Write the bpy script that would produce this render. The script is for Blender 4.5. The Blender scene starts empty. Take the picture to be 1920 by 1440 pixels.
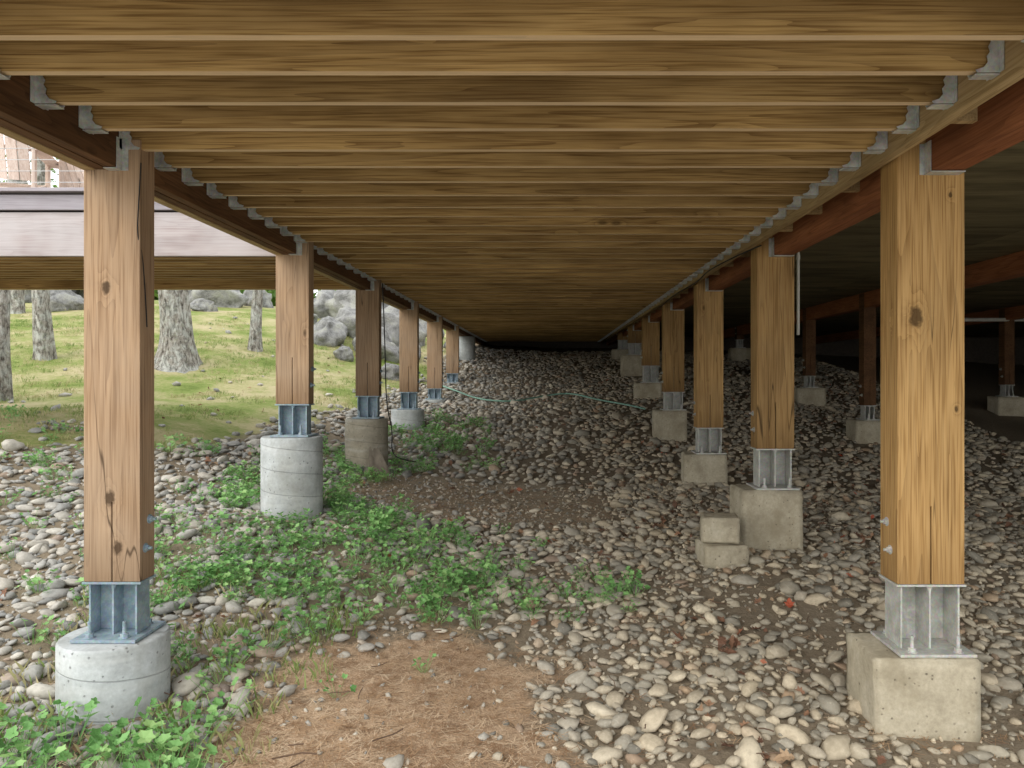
import bpy, math, random
import numpy as np
from mathutils import Vector, Matrix, noise as mnoise
random.seed(7); rng=np.random.default_rng(7)
scene=bpy.context.scene
F=1406.0; CZ=1.65
# ------------------------------------------------------------ node helpers
class NT:
    def __init__(s,mat):
        s.nt=mat.node_tree; s.nt.nodes.clear()
    def n(s,t,ins=None,**kw):
        nd=s.nt.nodes.new(t)
        for k,v in kw.items(): setattr(nd,k,v)
        if ins:
            for k,v in ins.items():
                sock=nd.inputs[k]
                if hasattr(v,'is_output') : s.nt.links.new(v,sock)
                else: sock.default_value=v
        return nd
    def math(s,op,a,b=0.0,clamp=False):
        nd=s.n('ShaderNodeMath',{0:a,1:b},operation=op); nd.use_clamp=clamp; return nd.outputs[0]
    def vmath(s,op,a,b):
        return s.n('ShaderNodeVectorMath',{0:a,1:b},operation=op).outputs[0]
    def mix(s,f,a,b,blend='MIX'):
        nd=s.nt.nodes.new('ShaderNodeMix'); nd.data_type='RGBA'; nd.blend_type=blend
        for i,v in ((0,f),(6,a),(7,b)):
            if hasattr(v,'is_output'): s.nt.links.new(v,nd.inputs[i])
            else:
                nd.inputs[i].default_value = v if i==0 else (*v,1.0) if len(v)==3 else v
        return nd.outputs[2]
    def noise(s,vec,scale,detail=3,rough=.5,dist=0):
        return s.n('ShaderNodeTexNoise',{'Vector':vec,'Scale':scale,'Detail':detail,'Roughness':rough,'Distortion':dist}).outputs[0]
    def mr(s,v,a,b,c=0.,d=1.):
        return s.n('ShaderNodeMapRange',{0:v,1:a,2:b,3:c,4:d}).outputs[0]
    def ramp(s,f,stops):
        nd=s.n('ShaderNodeValToRGB',{0:f}); cr=nd.color_ramp
        while len(cr.elements)<len(stops): cr.elements.new(.5)
        for e,(p,c) in zip(cr.elements,stops): e.position=p; e.color=(*c,1)
        return nd.outputs[0]
    def out(s,col,rough=.8,bump=None,bs=.3,bd=.01,metal=0,spec=.3,trans=None):
        ins={'Base Color':col if hasattr(col,'is_output') else (*col,1),'Roughness':rough,'Metallic':metal,'Specular IOR Level':spec}
        p=s.n('ShaderNodeBsdfPrincipled',ins)
        if bump is not None:
            b=s.n('ShaderNodeBump',{'Height':bump,'Strength':bs,'Distance':bd}); s.nt.links.new(b.outputs[0],p.inputs['Normal'])
        sh=p.outputs[0]
        if trans is not None:
            t=s.n('ShaderNodeBsdfTranslucent',{'Color':col if hasattr(col,'is_output') else (*col,1)})
            m=s.n('ShaderNodeMixShader',{0:trans,1:sh,2:t.outputs[0]}); sh=m.outputs[0]
        o=s.n('ShaderNodeOutputMaterial'); s.nt.links.new(sh,o.inputs[0])
def newmat(name):
    m=bpy.data.materials.new(name); m.use_nodes=True; return m,NT(m)

def wood(name,dark,mid,light,axis='Z',ring=16,rand='object',rough=.75,grey=0.0,greycol=(.4,.36,.33),knots=1.0,blotch=.5,kpos=None,rs=.75,vr=(.82,1.15),ac_=5.5,al_=.55,bottom=None,blsc=3.,fibs=.5,cracks=0.,damp=0.):
    m,g=newmat(name)
    tc=g.n('ShaderNodeTexCoord').outputs['Object']
    geo=g.n('ShaderNodeNewGeometry')
    if rand=='island': r=geo.outputs['Random Per Island']
    else: r=g.n('ShaderNodeObjectInfo').outputs['Random']
    off=g.n('ShaderNodeCombineXYZ',{0:g.math('MULTIPLY',r,37.),1:g.math('MULTIPLY',r,53.),2:g.math('MULTIPLY',r,71.)}).outputs[0]
    p=g.vmath('ADD',tc,off)
    def sc(al,ac):
        return {'X':(al,ac,ac),'Y':(ac,al,ac),'Z':(ac,ac,al)}[axis]
    n=g.noise(g.vmath('MULTIPLY',p,sc(al_,ac_)),1.0,2,.45,.1)
    if kpos:
        kd=None
        for (kx,ky,kz,kr) in kpos:
            d=g.vmath('MULTIPLY',g.vmath('SUBTRACT',tc,(kx,ky,kz)),(1/kr,.3/kr,.62/kr))
            wob=g.math('ADD',g.n('ShaderNodeVectorMath',{0:d},operation='LENGTH').outputs['Value'],g.math('MULTIPLY',g.math('SUBTRACT',g.noise(tc,45.,1),.5),.9))
            dd=g.math('MULTIPLY',wob,.06)
            kd=dd if kd is None else g.math('MINIMUM',kd,dd)
    else:
        kd=g.n('ShaderNodeTexVoronoi',{'Vector':g.vmath('MULTIPLY',p,sc(1.3,3.2)),'Scale':1.0,'Randomness':1.0}).outputs['Distance']
    knot=g.mr(kd,0.,.22,1.,0.)
    knot=g.math('MULTIPLY',g.math('POWER',knot,2.),knots)
    nn=g.math('ADD',g.math('MULTIPLY',n,ring*1.),g.math('MULTIPLY',knot,3.5))
    s=g.math('FRACT',nn)            # growth ring: soft early wood, sharp dark late-wood line
    s=g.math('MULTIPLY',g.math('POWER',s,2.2),rs)
    fib=g.noise(g.vmath('MULTIPLY',p,sc(2.5,120.)),1.0,2,.6)
    bl=g.noise(g.vmath('MULTIPLY',p,sc(.8,blsc)),1.3,3,.6)
    c=g.mix(s,mid,dark)
    c=g.mix(g.mr(fib,.38,.66,0,fibs),c,light)
    c=g.mix(g.mr(fib,.5,.3,0,fibs),c,dark)
    c=g.mix(g.mr(bl,.42,.68,0,blotch),c,tuple(x*.6 for x in dark))
    if grey>0:
        bl2=g.noise(g.vmath('ADD',p,(9.,4.,3.)),1.7,3,.65)
        c=g.mix(g.mr(bl2,.35,.7,grey*.2,grey),c,greycol)
    if cracks>0:
        ck=g.noise(g.vmath('MULTIPLY',g.vmath('ADD',p,(3.,8.,1.)),sc(.45,9.)),1.0,1,.4)
        cl=g.mr(g.math('ABSOLUTE',g.math('SUBTRACT',ck,.5)),.001,.0065,1,0)
        cl=g.math('MULTIPLY',cl,g.mr(bl,.45,.56,0,cracks))
        c=g.mix(cl,c,tuple(x*.22 for x in dark))
    if damp>0:
        zz=g.n('ShaderNodeSeparateXYZ',{0:tc}).outputs[2]
        dm_=g.mr(g.math('ADD',zz,g.math('MULTIPLY',g.math('SUBTRACT',bl,.5),.5)),.0,.28,damp,0)
        c=g.mix(dm_,c,tuple(x*.6 for x in dark))
    core=g.mr(kd,.035,.07,.85*min(knots,1.),0.)
    c=g.mix(core,c,tuple(x*.25 for x in dark))
    v=g.mr(r,0,1,*vr)
    c=g.mix(1.0,c,g.n('ShaderNodeCombineXYZ',{0:v,1:v,2:v}).outputs[0],'MULTIPLY')
    if bottom:   # paler colour on downward faces, so each board reads apart
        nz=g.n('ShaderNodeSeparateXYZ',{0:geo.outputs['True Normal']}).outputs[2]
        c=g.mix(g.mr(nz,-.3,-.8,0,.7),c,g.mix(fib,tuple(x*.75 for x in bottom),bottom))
    b=g.math('ADD',g.math('MULTIPLY',s,-.5),fib)
    g.out(c,rough,b,.35,.004,spec=.2)
    return m

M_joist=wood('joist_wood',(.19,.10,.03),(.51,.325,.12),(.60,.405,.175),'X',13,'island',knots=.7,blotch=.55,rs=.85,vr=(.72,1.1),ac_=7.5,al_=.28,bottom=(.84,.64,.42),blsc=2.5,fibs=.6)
PLC=dict(dark=(.21,.12,.062),mid=(.43,.275,.155),light=(.53,.37,.235))
PRC=dict(dark=(.21,.11,.035),mid=(.44,.26,.095),light=(.53,.345,.15))
kw=dict(al_=.35,fibs=.65,cracks=.8)
M_postL=wood('post_wood',PLC['dark'],PLC['mid'],PLC['light'],'Z',14,'object',grey=.5,greycol=(.38,.30,.225),blotch=.4,rs=.75,vr=(.72,1.12),damp=.5,**kw)
M_postL1=wood('post_wood_knotty',PLC['dark'],PLC['mid'],PLC['light'],'Z',14,'object',grey=.45,greycol=(.38,.30,.225),blotch=.35,rs=.75,damp=.5,kpos=[(-.029,-.07,1.48,.022),(-.01,-.07,.42,.026),(.03,-.07,.17,.024)],vr=(.98,1.02),**kw)
M_postR=wood('post_wood_orange',PRC['dark'],PRC['mid'],PRC['light'],'Z',14,'object',blotch=.45,rs=.75,damp=.5,grey=.25,greycol=(.34,.25,.14),**kw)
M_postR1=wood('post_wood_orange_knotty',PRC['dark'],PRC['mid'],PRC['light'],'Z',14,'object',blotch=.4,rs=.75,damp=.35,kpos=[(-.078,-.1,1.37,.036),(.13,-.1,.9,.010),(.1,-.1,2.0,.010)],vr=(1.0,1.04),**kw)
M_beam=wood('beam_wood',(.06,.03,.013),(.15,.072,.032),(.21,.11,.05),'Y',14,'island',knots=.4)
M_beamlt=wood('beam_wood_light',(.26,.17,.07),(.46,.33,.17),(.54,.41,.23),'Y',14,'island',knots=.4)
M_red=wood('beam_wood_red',(.17,.06,.025),(.32,.12,.05),(.38,.16,.08),'Y',12,'island',knots=.4)
M_purple=wood('weathered_fascia',(.20,.17,.18),(.32,.28,.30),(.40,.38,.41),'X',12,'island',grey=.6,greycol=(.40,.39,.43))
M_purplt=wood('weathered_rim_beam',(.28,.21,.20),(.44,.37,.36),(.52,.48,.48),'X',12,'island',grey=.7,greycol=(.53,.51,.52))
M_deckb=wood('decking_wood',(.2,.13,.07),(.32,.21,.12),(.4,.3,.2),'Y',12,'island')
M_chair=wood('chair_wood',(.55,.42,.34),(.72,.6,.52),(.8,.72,.66),'Z',10,'island')

def concrete(name,c1,c2,c3,spiral=False):
    m,g=newmat(name)
    tc=g.n('ShaderNodeTexCoord').outputs['Object']
    r=g.n('ShaderNodeObjectInfo').outputs['Random']
    p=g.vmath('ADD',tc,g.n('ShaderNodeCombineXYZ',{0:g.math('MULTIPLY',r,30.),1:r,2:0.}).outputs[0])
    a=g.noise(p,4,5,.65); b=g.noise(p,45,3,.7)
    c=g.ramp(a,[(.3,c1),(.52,c2),(.75,c3)])
    c=g.mix(g.mr(b,.3,.7,.35,0),c,tuple(x*.55 for x in c1))
    vo=g.n('ShaderNodeTexVoronoi',{'Vector':p,'Scale':26.}).outputs['Distance']
    pit=g.mr(vo,.10,.2,1,0)
    pit=g.math('MULTIPLY',pit,g.mr(g.noise(p,9,2),.46,.56,0,1))
    c=g.mix(g.math('MULTIPLY',pit,.7),c,tuple(x*.3 for x in c1))
    st=g.noise(g.vmath('MULTIPLY',p,(1.3,1.3,.6)),2.6,4,.7)
    c=g.mix(g.mr(st,.48,.68,0,.55),c,(c2[0]*.55,c2[1]*.52,c2[2]*.45))
    sep=g.n('ShaderNodeSeparateXYZ',{0:tc})
    bump=g.math('SUBTRACT',g.math('ADD',a,g.math('MULTIPLY',b,.35)),pit)
    if spiral:
        ang=g.math('ARCTAN2',sep.outputs[1],sep.outputs[0])
        q=g.math('ADD',g.math('MULTIPLY',sep.outputs[2],5.2),g.math('MULTIPLY',ang,1/6.283*1.0))
        fr=g.math('FRACT',g.math('ADD',q,g.math('ADD',r,10.0)))
        ln=g.mr(g.math('ABSOLUTE',g.math('SUBTRACT',fr,.5)),0,.025,1,0)
        c=g.mix(g.math('MULTIPLY',ln,.5),c,tuple(x*.45 for x in c1))
        bump=g.math('ADD',bump,g.math('MULTIPLY',ln,-1.2))
        c=g.mix(g.mr(g.noise(g.vmath('MULTIPLY',p,(2.,2.,12.)),1.,3),.5,.75,0,.35),c,(.65,.66,.63))
    g.out(c,.9,bump,.5,.008,spec=.2)
    return m
M_concL=concrete('concrete_round',(.33,.35,.35),(.47,.50,.50),(.58,.61,.62),True)
M_concT=concrete('concrete_round_tan',(.25,.23,.18),(.36,.33,.26),(.44,.41,.33),True)
M_concR=concrete('concrete_block',(.32,.28,.20),(.50,.445,.33),(.60,.55,.43))

def metal(name,c1,c2,rough=.55):
    m,g=newmat(name); tc=g.n('ShaderNodeTexCoord').outputs['Object']
    a=g.noise(tc,14,4,.65); b=g.n('ShaderNodeTexVoronoi',{'Vector':tc,'Scale':90.}).outputs['Color']
    c=g.mix(g.mr(a,.35,.65),c1,c2); c=g.mix(.12,c,b,'OVERLAY')
    g.out(c,g.mr(a,.3,.7,rough-.1,rough+.15),a,.15,.003,metal=.25,spec=.4); return m
M_steel=metal('galvanised_steel',(.20,.27,.32),(.33,.41,.46))
M_steelR=metal('galvanised_steel_dull',(.40,.40,.37),(.56,.56,.52))
M_hang=metal('hanger_zinc',(.40,.42,.41),(.66,.68,.66),.4)
def flat(name,c,rough=.6,var=.3):
    m,g=newmat(name); tc=g.n('ShaderNodeTexCoord').outputs['Object']
    a=g.noise(tc,12,4,.6); g.out(g.mix(g.mr(a,.3,.7,0,var),c,tuple(x*.4 for x in c)),rough,a,.1,.002); return m
M_black=flat('black_rubber',(.02,.02,.02)); M_white=flat('white_pvc',(.65,.65,.6)); M_hose=flat('hose_green',(.25,.45,.36))
M_cable=flat('steel_cable',(.55,.56,.56),.4)

# ------------------------------------------------------------ mesh builder
class MB:
    def __init__(s): s.v=[]; s.f=[]
    def add(s,vs,fs):
        o=len(s.v); s.v+= [tuple(v) for v in vs]; s.f+=[tuple(i+o for i in f) for f in fs]
    def box(s,x0,x1,y0,y1,z0,z1):
        s.add([(x0,y0,z0),(x1,y0,z0),(x1,y1,z0),(x0,y1,z0),(x0,y0,z1),(x1,y0,z1),(x1,y1,z1),(x0,y1,z1)],
              [(0,3,2,1),(4,5,6,7),(0,1,5,4),(1,2,6,5),(2,3,7,6),(3,0,4,7)])
    def obox(s,c,sx,sy,sz,rot=(0,0,0)):
        from mathutils import Euler
        R=Euler(rot).to_matrix(); c=Vector(c)
        vs=[c+R@Vector((a*sx/2,b*sy/2,d*sz/2)) for d in(-1,1) for a,b in((-1,-1),(1,-1),(1,1),(-1,1))]
        s.add(vs,[(0,3,2,1),(4,5,6,7),(0,1,5,4),(1,2,6,5),(2,3,7,6),(3,0,4,7)])
    def prism(s,poly,y0,y1,T=None):  # poly in (x,z)
        n=len(poly); vs=[(x,y0,z) for x,z in poly]+[(x,y1,z) for x,z in poly]
        if T: vs=[T(v) for v in vs]
        s.add(vs,[tuple(range(n)),tuple(range(2*n-1,n-1,-1))]+[(i,i+n,(i+1)%n+n,(i+1)%n) for i in range(n)])
    def cyl(s,p0,p1,r0,r1=None,n=16,caps=True):
        if r1 is None:r1=r0
        p0=Vector(p0);p1=Vector(p1);d=(p1-p0).normalized(); a=d.orthogonal().normalized(); b=d.cross(a)
        vs=[]
        for p,r in((p0,r0),(p1,r1)):
            for i in range(n):
                t=2*math.pi*i/n; vs.append(p+a*math.cos(t)*r+b*math.sin(t)*r)
        fs=[(i,(i+1)%n,(i+1)%n+n,i+n) for i in range(n)]
        if caps: fs+=[tuple(range(n-1,-1,-1)),tuple(range(n,2*n))]
        s.add(vs,fs)
    def tube(s,pts,r,n=8):
        for a,b in zip(pts[:-1],pts[1:]): s.cyl(a,b,r,n=n)
    def obj(s,name,mat,parent=None,loc=(0,0,0),bevel=0,smooth=False,link=True,rot=(0,0,0)):
        me=bpy.data.meshes.new(name); me.from_pydata(s.v,[],s.f); me.validate(); me.update()
        import bmesh
        bm=bmesh.new(); bm.from_mesh(me); bmesh.ops.recalc_face_normals(bm,faces=bm.faces); bm.to_mesh(me); bm.free()
        if smooth:
            for p in me.polygons: p.use_smooth=True
        me.materials.append(mat)
        o=bpy.data.objects.new(name,me); o.location=loc; o.rotation_euler=rot
        if link: scene.collection.objects.link(o)
        if parent: o.parent=parent
        if bevel:
            b=o.modifiers.new('b','BEVEL'); b.width=bevel; b.segments=2; b.limit_method='ANGLE'
        return o
def empty(name,loc=(0,0,0)):
    e=bpy.data.objects.new(name,None); e.location=loc; scene.collection.objects.link(e); return e

# ------------------------------------------------------------ terrain
CP=np.array([(-2.3,3.7,0),(-2.3,6.2,.47),(-2.3,9,.54),(-2.3,11.7,.87),(-2.3,14.4,1.2),(-2.3,17,1.5),(-2.3,19.6,2.1),
(1.95,3.6,-.17),(1.95,6.3,.14),(1.95,8.9,.32),(1.95,11.5,.63),(1.95,14.2,1.19),(1.95,16.8,1.6),(2,20,2.15),
(-.3,3.3,-.1),(-.3,0,-.1),(0,5,0),(-.5,8,.27),(0,12,.75),(0,24,2.5),(-2,24,2.55),(4,24,2.45),
(-4,5.5,.42),(-5.9,8,1.15),(-4.2,7.5,.85),(-3.5,9,.85),(-3.7,12,1.18),(-7.9,11,1.3),(-7,14,1.85),(-9.4,14,2.0),(-6.2,16,2.2),
(-5.9,20,2.9),(-10,25,4.0),(-4,22,2.95),(-16,14,2.3),(-4,2,.1),(-2.4,3.2,0),(-8,4,.6),(-8,0,.3),
(8,5,-.3),(8,12,.55),(12,20,1.6),(8,20,1.9),(5,14.3,1.1),(3,0,-.2),(14,5,-.3),
(-40,70,4.6),(40,70,4.2),(-40,0,1),(40,0,-.5),(0,-30,-.2),(0,70,4.5),(-40,30,4.0),(-40,-30,.5),(40,-30,-.5),(40,30,2.2),(-8,35,4.5)],float)
def Uk(r2): return .5*r2*np.log(r2+1e-9)
def tps_fit(C,lam=.02):
    n=len(C); d2=((C[:,None,:2]-C[None,:,:2])**2).sum(-1)
    K=Uk(d2)+lam*np.eye(n); P=np.c_[np.ones(n),C[:,:2]]
    A=np.block([[K,P],[P.T,np.zeros((3,3))]]); return np.linalg.solve(A,np.r_[C[:,2],0,0,0])
W=tps_fit(CP)
def gz(x,y):
    x=np.atleast_1d(np.asarray(x,float)); y=np.atleast_1d(np.asarray(y,float)); sh=x.shape
    x=x.ravel();y=y.ravel(); out=np.empty(len(x))
    for i in range(0,len(x),20000):
        xx=x[i:i+20000];yy=y[i:i+20000]
        d2=(xx[:,None]-CP[None,:,0])**2+(yy[:,None]-CP[None,:,1])**2
        out[i:i+20000]=Uk(d2)@W[:-3]+W[-3]+W[-2]*xx+W[-1]*yy
    out=np.clip(out,-1.2,5.2)+.025*np.sin(x*2.1+.7*np.sin(y*1.3))*np.sin(y*1.7+x*.4)
    return out.reshape(sh)
def g1(x,y): return float(gz([x],[y])[0])
def vnoise(x,y,s,seed=0):
    return np.array([mnoise.noise(Vector((a*s+seed*7.3,b*s-seed*3.1,seed*1.7))) for a,b in zip(x,y)])
# masks
GB=np.array([(-60,6.3),(-9,7.0),(-5.9,7.7),(-4.4,7.6),(-3.6,9.0),(-3.4,12),(-3.0,15),(-2.8,19),(-2.9,26),(-2.9,80)])
def inpoly(x,y,P):
    ins=np.zeros(len(x),bool); j=len(P)-1
    for i in range(len(P)):
        xi,yi=P[i];xj,yj=P[j]
        c=((yi>y)!=(yj>y))&(x<(xj-xi)*(y-yi)/(yj-yi+1e-12)+xi); ins^=c; j=i
    return ins
GP=np.vstack([GB,[(-200,80),(-200,6.3)]])
def sdist(x,y,P):
    d=np.full(len(x),1e9)
    for i in range(len(P)):
        a=P[i];b=P[(i+1)%len(P)]; ab=b-a; t=np.clip(((x-a[0])*ab[0]+(y-a[1])*ab[1])/(ab@ab+1e-12),0,1)
        d=np.minimum(d,np.hypot(x-a[0]-t*ab[0],y-a[1]-t*ab[1]))
    return np.where(inpoly(x,y,P),d,-d)
def grassm(x,y): 
    return np.clip(sdist(x,y,GP)/.8+.5+1.2*vnoise(x,y,1.1,1)+.4*vnoise(x,y,4,14),0,1)
def sandm(x,y):
    e=1-((x+.62)/.95)**2-((y-3.75)/1.4)**2
    e2=1-((x+.5)/.75)**2-((y-2.6)/1.4)**2
    return np.clip(np.maximum(e,e2)*1.15+.75*vnoise(x,y,2.0,2)+.3*vnoise(x,y,6,12)+.08,0,1)
def dirtm(x,y):
    e=1-((x+.75)/1.7)**2-((y-8.1)/1.3)**2
    return np.clip(e*1.4+.6*vnoise(x,y,1.6,3)+.1,0,1)
xs=np.concatenate([np.linspace(-220,-30,14),np.linspace(-28,-9.2,32),np.arange(-9,9,.1),np.linspace(9.2,28,28),np.linspace(30,220,14)])
ys=np.concatenate([np.linspace(-160,-4,16),np.linspace(-3,1.9,16),np.arange(2,22,.1),np.linspace(22.2,50,50),np.linspace(52,400,24)])
X,Y=np.meshgrid(xs,ys); x=X.ravel();y=Y.ravel(); z=gz(x,y)
nx,ny=len(xs),len(ys)
idx=np.arange(nx*ny).reshape(ny,nx)
faces=np.stack([idx[:-1,:-1],idx[:-1,1:],idx[1:,1:],idx[1:,:-1]],-1).reshape(-1,4)
me=bpy.data.meshes.new('ground'); me.from_pydata(np.c_[x,y,z].tolist(),[],faces.tolist()); me.update()
ca=me.color_attributes.new('mask','FLOAT_COLOR','POINT')
col=np.stack([grassm(x,y),sandm(x,y),dirtm(x,y),np.ones(len(x))],-1).astype(np.float32)
ca.data.foreach_set('color',col.ravel())
for p in me.polygons: p.use_smooth=True
m,g=newmat('ground_soil_and_grass')
tc=g.n('ShaderNodeTexCoord').outputs['Object']
at=g.n('ShaderNodeAttribute'); at.attribute_name='mask'
sp=g.n('ShaderNodeSeparateColor',{0:at.outputs['Color']})
n1=g.noise(tc,.75,4,.65); n2=g.noise(tc,18,4,.7); n3=g.noise(tc,90,3,.7)
def edge(s,w=.5):
    return g.mr(g.math('ADD',s,g.math('MULTIPLY',g.math('SUBTRACT',n2,.5),w*1.4)),.3,.65)
yy_=g.n('ShaderNodeSeparateXYZ',{0:tc}).outputs[1]
soil=g.mix(n2,(.15,.12,.085),(.34,.28,.20))
soil=g.mix(g.mr(yy_,1.2,2.2,1,0),soil,g.mix(n2,(.34,.32,.28),(.52,.50,.45)))  # unseen pale ground behind the camera, added to bounce light under the deck
gr=g.ramp(g.math('ADD',g.math('MULTIPLY',n1,.72),g.math('MULTIPLY',n2,.28)),[(.33,(.10,.15,.03)),(.43,(.20,.25,.07)),(.50,(.30,.30,.13)),(.56,(.40,.36,.20)),(.66,(.46,.38,.25))])
sand=g.ramp(g.math('ADD',g.math('MULTIPLY',n3,.6),g.math('MULTIPLY',n2,.4)),[(.3,(.24,.155,.095)),(.5,(.50,.355,.23)),(.7,(.66,.52,.38))])
dirt=g.ramp(g.math('ADD',g.math('MULTIPLY',n3,.5),g.math('MULTIPLY',n2,.5)),[(.3,(.18,.15,.105)),(.5,(.34,.285,.21)),(.7,(.46,.40,.30))])
c=g.mix(edge(sp.outputs[1]),soil,sand); c=g.mix(edge(sp.outputs[2]),c,dirt); c=g.mix(edge(sp.outputs[0]),c,gr)
g.out(c,.95,g.math('ADD',n2,g.math('MULTIPLY',n3,.5)),.8,.02,spec=.1)
me.materials.append(m)
ground=bpy.data.objects.new('ground',me); scene.collection.objects.link(ground)

# ------------------------------------------------------------ scatter
def scatter(name,pts,rots,scls,idxs,sources,colname):
    col=bpy.data.collections.new(colname)
    for o in sources: col.objects.link(o)
    me=bpy.data.meshes.new(name); me.from_pydata([tuple(p) for p in pts],[],[])
    a=me.attributes.new('rot','FLOAT_VECTOR','POINT'); a.data.foreach_set('vector',np.asarray(rots,np.float32).ravel())
    a=me.attributes.new('scl','FLOAT_VECTOR','POINT'); a.data.foreach_set('vector',np.asarray(scls,np.float32).ravel())
    a=me.attributes.new('idx','INT','POINT'); a.data.foreach_set('value',np.asarray(idxs,np.int32))
    o=bpy.data.objects.new(name,me); scene.collection.objects.link(o)
    ng=bpy.data.node_groups.new(name,'GeometryNodeTree')
    ng.interface.new_socket('Geometry',in_out='INPUT',socket_type='NodeSocketGeometry')
    ng.interface.new_socket('Geometry',in_out='OUTPUT',socket_type='NodeSocketGeometry')
    N=ng.nodes; L=ng.links
    i=N.new('NodeGroupInput'); ou=N.new('NodeGroupOutput'); ip=N.new('GeometryNodeInstanceOnPoints')
    ci=N.new('GeometryNodeCollectionInfo'); ci.inputs[0].default_value=col; ci.inputs[1].default_value=True; ci.inputs[2].default_value=True
    def na(nm,t):
        q=N.new('GeometryNodeInputNamedAttribute'); q.data_type=t; q.inputs[0].default_value=nm; return q.outputs[0]
    L.new(i.outputs[0],ip.inputs['Points']); L.new(ci.outputs[0],ip.inputs['Instance'])
    ip.inputs['Pick Instance'].default_value=True
    L.new(na('idx','INT'),ip.inputs['Instance Index'])
    er=N.new('FunctionNodeEulerToRotation'); L.new(na('rot','FLOAT_VECTOR'),er.inputs[0]); L.new(er.outputs[0],ip.inputs['Rotation'])
    L.new(na('scl','FLOAT_VECTOR'),ip.inputs['Scale']); L.new(ip.outputs[0],ou.inputs[0])
    md=o.modifiers.new('scatter','NODES'); md.node_group=ng
    return o
def stonemat(name,stops,rough=.75):
    m,g=newmat(name); oi=g.n('ShaderNodeObjectInfo'); r=oi.outputs['Random']; tc=g.n('ShaderNodeTexCoord').outputs['Object']
    base=g.ramp(r,stops)
    a=g.noise(tc,2.6,3,.65)
    c=g.mix(g.mr(a,.42,.7,0,.4),base,(.21,.185,.15)); c=g.mix(g.mr(a,.42,.3,0,.35),c,(.60,.58,.52))
    # stones under the deck carry tan dust, those outside are rain-washed
    lx=g.n('ShaderNodeSeparateXYZ',{0:oi.outputs['Location']}).outputs[0]
    c=g.mix(g.mr(lx,-2.2,.8,0,.85),c,g.mix(1.0,c,(1.08,.97,.78),'MULTIPLY'))
    g.out(c,rough,spec=.2); return m
M_peb=stonemat('river_stone_mat',[(0,(.18,.185,.18)),(.14,(.28,.285,.275)),(.32,(.38,.375,.35)),(.5,(.44,.41,.35)),(.66,(.35,.355,.35)),(.8,(.49,.455,.39)),(.92,(.59,.57,.51)),(.97,(.38,.29,.22)),(1,(.25,.21,.19))])
def rockmesh(name,mat,seed,sub=2,amp=.22,fs=1.1,flatz=.62,ridge=0,facet=0):
    import bmesh
    bm=bmesh.new(); bmesh.ops.create_icosphere(bm,subdivisions=sub,radius=1)
    rr=random.Random(seed)
    planes=[(Vector((rr.gauss(0,1),rr.gauss(0,1),rr.gauss(0,.8))).normalized(),rr.uniform(.62,.88)) for _ in range(facet)]
    for v in bm.verts:
        p=v.co.copy(); q=p.copy()
        for nrm,dd in planes:
            e=q.dot(nrm)-dd
            if e>0: q-=nrm*e*.92
        f=1+amp*mnoise.noise(p*fs+Vector((seed*5.1,seed,0)))+amp*.4*mnoise.noise(p*fs*2.3+Vector((0,seed*3,0)))
        if ridge: f-=ridge*abs(mnoise.noise(p*2.1+Vector((seed,9,2))))
        v.co=Vector((q.x*f,q.y*f*.82,q.z*f*flatz))
    me=bpy.data.meshes.new(name); bm.to_mesh(me); bm.free()
    for p in me.polygons: p.use_smooth=True
    me.materials.append(mat); return bpy.data.objects.new(name,me)
peb=[rockmesh('river_stone',M_peb,i,2,.45,1.0,random.uniform(.42,.75),facet=(3 if i%3==0 else 0)) for i in range(12)]
pebf=[rockmesh('river_stone',M_peb,i,1,.45,1.0,random.uniform(.42,.75)) for i in range(5)]
def jgrid(x0,x1,y0,y1,s,j=.48):
    a=np.arange(x0,x1,s); b=np.arange(y0,y1,s); A,B=np.meshgrid(a,b); A=A.ravel();B=B.ravel()
    return A+rng.uniform(-j,j,len(A))*s, B+rng.uniform(-j,j,len(B))*s
footings=[(-2.2,3.77+2.645*k) for k in range(7)]+[(1.9,3.85+2.645*k) for k in range(7)]
def clear(x,y,r=.25):
    k=np.ones(len(x),bool)
    for fx,fy in footings: k&=np.hypot(x-fx,y-fy-.05)>r
    return k
def stones(name,y0,y1,sp_,med,src):
    px,py=jgrid(-8.5,7.5,y0,y1,sp_)
    keep=(px>-py*.76-.8)&(px<py*.66+.8)
    px,py=px[keep],py[keep]
    gm=grassm(px,py); sm=sandm(px,py); dm=dirtm(px,py)
    prob=np.clip(1.15-gm*1.3,0.012,1)*np.clip(1.1-sm*1.35,.10,1)*np.clip(1.1-dm*1.15,.18,1)*np.clip(.88+.8*vnoise(px,py,1.3,21),.4,1)
    k=(rng.random(len(px))<prob)&clear(px,py); px,py=px[k],py[k]; sm=sm[k]; dm=dm[k]
    n=len(px); sz=np.exp(rng.normal(math.log(med),.36,n)); sz=np.clip(sz,.013,.08)
    sz=np.where(rng.random(n)<.02,sz*1.6,sz)*np.where((sm>.5)|(dm>.5),.72,1)
    scl=np.c_[sz*rng.uniform(.95,1.4,n),sz*rng.uniform(.85,1.15,n),sz*rng.uniform(.8,1.1,n)]
    rot=np.c_[rng.normal(0,.25,n),rng.normal(0,.25,n),rng.uniform(0,6.28,n)]
    pts=np.c_[px,py,gz(px,py)+sz*rng.uniform(.0,.5,n)]
    scatter(name,pts,rot,scl,rng.integers(0,len(src),n),src,name+'_kinds'); print(name,n)
stones('river_stones',1.9,9.0,.071,.032,peb)
stones('river_stones_far',9.0,22.0,.095,.040,pebf)
gx,gy=jgrid(-4.2,4.5,2,9,.058)
kk=(gx>-gy*.74-.3)&(gx<gy*.64+.3)&(rng.random(len(gx))<.6)&(grassm(gx,gy)<.4); gx,gy=gx[kk],gy[kk]; n=len(gx)
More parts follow.
